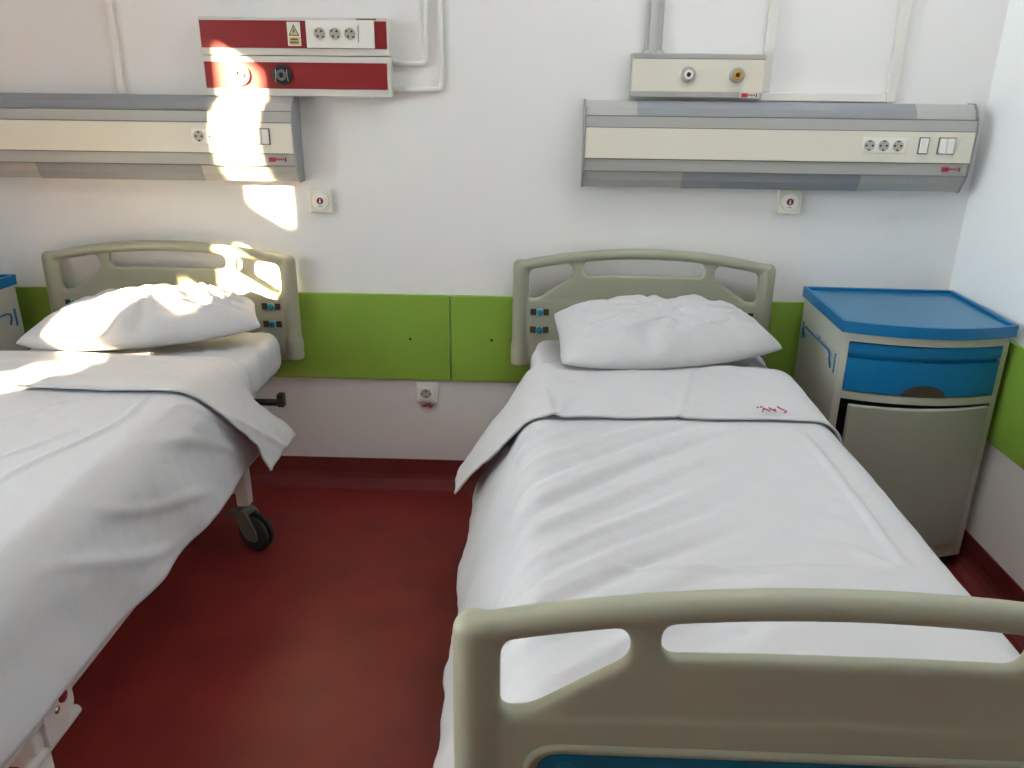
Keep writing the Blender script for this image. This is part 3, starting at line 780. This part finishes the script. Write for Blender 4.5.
# ------------------------------------------------------------------ bedside cabinets
def bow(u, hw, s): return -s * (1 - (u / hw) ** 2)
def make_cabinet(loc, rz, label):
    t = empty('bedside_cabinet', loc, rz); tag(t, label, 'bedside cabinet', 'bedside cabinets')
    HWc, D = .243, .425
    def bowed(m, u0, u1, z0, z1, dy, th, mm, s=.05, n=16, bev=0.):
        f = [(u0 + (u1 - u0) * k / n) for k in range(n + 1)]
        pts = [(u, -D - dy + bow(u, HWc, s)) for u in f] + [(u, -D - dy + bow(u, HWc, s) + th) for u in f[::-1]]
        m.prism(pts, 'z', z0, z1, mm, bev=bev)
    # body shell: sides, back, inner deck, and the curved front frame
    m = MB()
    m.box(-HWc, -HWc + .012, -D + .030, 0, .05, .80, 'abs2'); m.box(HWc - .012, HWc, -D + .030, 0, .05, .80, 'abs2')
    m.box(-HWc + .01, HWc - .01, -.012, 0, .05, .80, 'abs2'); m.box(-HWc + .01, HWc - .01, -D + .02, -.01, .05, .075, 'abs2'); m.box(-HWc + .01, HWc - .01, -D + .02, -.01, .590, .602, 'abs2')
    bowed(m, -HWc, -HWc + .020, .05, .80, 0, .03, 'abs2'); bowed(m, HWc - .020, HWc, .05, .80, 0, .03, 'abs2')
    for z0, z1 in ((.772, .80), (.588, .612), (.05, .098)): bowed(m, -HWc + .019, HWc - .019, z0, z1, 0, .03, 'abs2')
    m.build('body', t)
    # blue top with a raised rim
    m = MB(); hw = .252; n = 20
    def outline(k):
        f = [-hw + k + (2 * hw - 2 * k) * q / n for q in range(n + 1)]
        return [(u, -D - .012 + k + bow(u, hw, .055)) for u in f] + [(hw - k, .004 - k), (-hw + k, .004 - k)]
    m.prism(outline(0), 'z', .800, .824, 'blue', bev=.002); tp = m.build('table_top', t)
    m = MB(); oo, ii = outline(0.0), outline(.013)
    b = bmesh.new(); N = len(oo)
    A = [b.verts.new((*p, .823)) for p in oo]; B = [b.verts.new((*p, .835)) for p in oo]; Cc = [b.verts.new((*p, .835)) for p in ii]; Dd = [b.verts.new((*p, .823)) for p in ii]
    for k in range(N):
        q = (k + 1) % N
        for P, Q in ((A, B), (B, Cc), (Cc, Dd)): b.faces.new([P[k], P[q], Q[q], Q[k]])
    bmesh.ops.recalc_face_normals(b, faces=b.faces); m.merge(b, 'blue', False); m.build('rim', tp)
    m = MB(); m.prism(outline(.012), 'z', .824, .8252, 'bluetop'); m.build('top_surface', tp)
    # drawer with finger groove and half-moon cut-out
    m = MB(); u0, u1 = -HWc + .022, HWc - .022
    bowed(m, u0, u1, .618, .721, .004, .02, 'blue'); bowed(m, u0, u1, .737, .768, .004, .02, 'blue'); bowed(m, u0, u1, .719, .739, -.014, .012, 'blue')
    dr = m.build('drawer', t); dr['label'] = 'blue drawer front'
    m = MB(); us = [-.065 + .13 * k / 20 for k in range(21)]; b = bmesh.new()
    zt = lambda u: .6185 + .034 * max(0, 1 - (u / .065) ** 2) ** .6
    rows = []
    for dd, top in ((-.004, 0), (.0055, 0), (.0055, 1), (-.004, 1)):
        rows.append([b.verts.new((u, -D - dd + bow(u, HWc, .05), zt(u) if top else .6172)) for u in us])
    for A, B in zip(rows, rows[1:]):
        for k in range(20): b.faces.new([A[k], A[k + 1], B[k + 1], B[k]])
    bmesh.ops.recalc_face_normals(b, faces=b.faces); m.merge(b, 'brown', False); m.build('finger_grip', dr)
    # door, standing slightly open on its right hinge
    piv = Matrix.Translation((HWc - .022, -D, 0)) @ Matrix.Rotation(math.radians(3.5), 4, 'Z') @ Matrix.Translation((-(HWc - .022), D, 0))
    m = MB(); bowed(m, -HWc + .036, HWc - .024, .102, .579, .006, .018, 'abs3', bev=.003)
    bmesh.ops.transform(m.bm, matrix=piv, verts=m.bm.verts); m.build('door', t)
    m = MB(); m.box(-HWc + .02, HWc - .02, -D + .02, -D + .03, .098, .588, 'dark'); m.build('interior_shade_sheet', t)  # black sheet standing in for the shade inside the cabinet
    # blue towel rail and its slots on both sides
    for sg in (-1, 1):
        xs = sg * (HWc + .008)
        m = MB(); y0, y1 = -.06, -.36
        m.tube([(sg * HWc, y0, .667), (xs, y0, .690), (xs, y0, .705), (xs, y0 - .02, .712), (xs, y1 + .02, .712), (xs, y1, .705), (xs, y1, .690), (sg * HWc, y1, .660)], .0032, 'blue', 8)
        r = m.build('towel_rail', t); r['label'] = 'blue side rail'
        m = MB(); m.box(min(sg * (HWc - .001), sg * (HWc + .006)), max(sg * (HWc - .001), sg * (HWc + .006)), -.225, -.195, .700, .722, 'abs2', bev=.002); m.build('rail_catch', r)
        for y in (-.028, -.392):
            m = MB(); m.box(min(sg * (HWc - .001), sg * (HWc + .002)), max(sg * (HWc - .001), sg * (HWc + .002)), y - .005, y + .005, .655, .718, 'blue', bev=.001); m.build('side_slot', t)
    for ux in (-.2, .2):
        for y in (-.05, -.40):
            m = MB(); m.lathe((ux, y, .052), (0, 0, -1), [(0, .016), (.012, .016), (.014, .022), (.048, .022), (.052, .018), (.052, 0)], 'dark', 16); m.build('foot', t)
    return t
cab = make_cabinet((1.142, -.040, 0), math.radians(-2), 'bedside cabinet with a blue top and drawer in the corner, right of the beds')
cab2 = copy_tree(cab); cab2.location = (-2.143, -.075, 0); cab2['label'] = 'bedside cabinet cut by the picture edge, left of the sunlit bed'

# ------------------------------------------------------------------ light
world = bpy.data.worlds.new('sky'); SC.world = world; world.use_nodes = True
bg = world.node_tree.nodes['Background']; bg.inputs['Color'].default_value = (.82, .92, 1.0, 1); bg.inputs['Strength'].default_value = 19.0
sun = bpy.data.lights.new('sun', 'SUN'); sun.energy = 125; sun.angle = math.radians(.6); sun.color = (1, .70, .40)
so = bpy.data.objects.new('sun', sun); C.objects.link(so)
so.rotation_euler = Vector((SX, 1, -SZ)).to_track_quat('-Z', 'Y').to_euler()
def portal(a, b, c, d):
    l = bpy.data.lights.new('window_portal', 'AREA'); l.shape = 'RECTANGLE'; l.size = b - a; l.size_y = d - c; l.cycles.is_portal = True
    o = bpy.data.objects.new('window_portal', l); C.objects.link(o); o.location = (XL - WT - .01, (a + b) / 2, (c + d) / 2)
    o.rotation_euler = Vector((1, 0, 0)).to_track_quat('-Z', 'Z').to_euler()
for h in HOLES: portal(*h)

# added fill light above the picture, brightens the right side of the room
def added_fill_light(x, y, label):
    org = (x, y, H)
    t = empty('added_fill_light', org); tag(t, label, 'added fill light', 'added fill lights')
    m = MB(); m.box(x - .62, x + .62, y - .32, y + .32, H - .05, H, 'whitebox', bev=.004); m.build('housing', t, org=org)
    m = MB(); m.box(x - .58, x + .58, y - .28, y + .28, H - .056, H - .051, 'lamp'); m.build('diffuser', t, org=org)
added_fill_light(.70, -1.05, 'added white rectangular fill light above the bed beside the bedside cabinet')

# ------------------------------------------------------------------ camera
p, yw, rl = .357, .0335, .0118
f = Vector((-sin(yw) * cos(p), cos(yw) * cos(p), -sin(p))); rt = f.cross(Vector((0, 0, 1))).normalized(); up = rt.cross(f)
r2 = cos(rl) * rt + sin(rl) * up; u2 = -sin(rl) * rt + cos(rl) * up
cam = bpy.data.cameras.new('camera'); co = bpy.data.objects.new('camera', cam); C.objects.link(co)
mt = Matrix((r2, u2, -f)).transposed().to_4x4(); mt.translation = Vector((-.034, -2.789, 1.475)); co.matrix_world = mt
cam.sensor_width = 36; cam.lens = 794.88 / 1024 * 36; cam.clip_start = .02
SC.camera = co
SC.view_settings.view_transform = 'Standard'; SC.view_settings.look = 'None'; SC.view_settings.exposure = .3; SC.view_settings.gamma = 1
SC.view_settings.use_curve_mapping = False
SC.cycles.max_bounces = 12; SC.cycles.diffuse_bounces = 8; SC.cycles.transparent_max_bounces = 16
SC.cycles.use_denoising = True
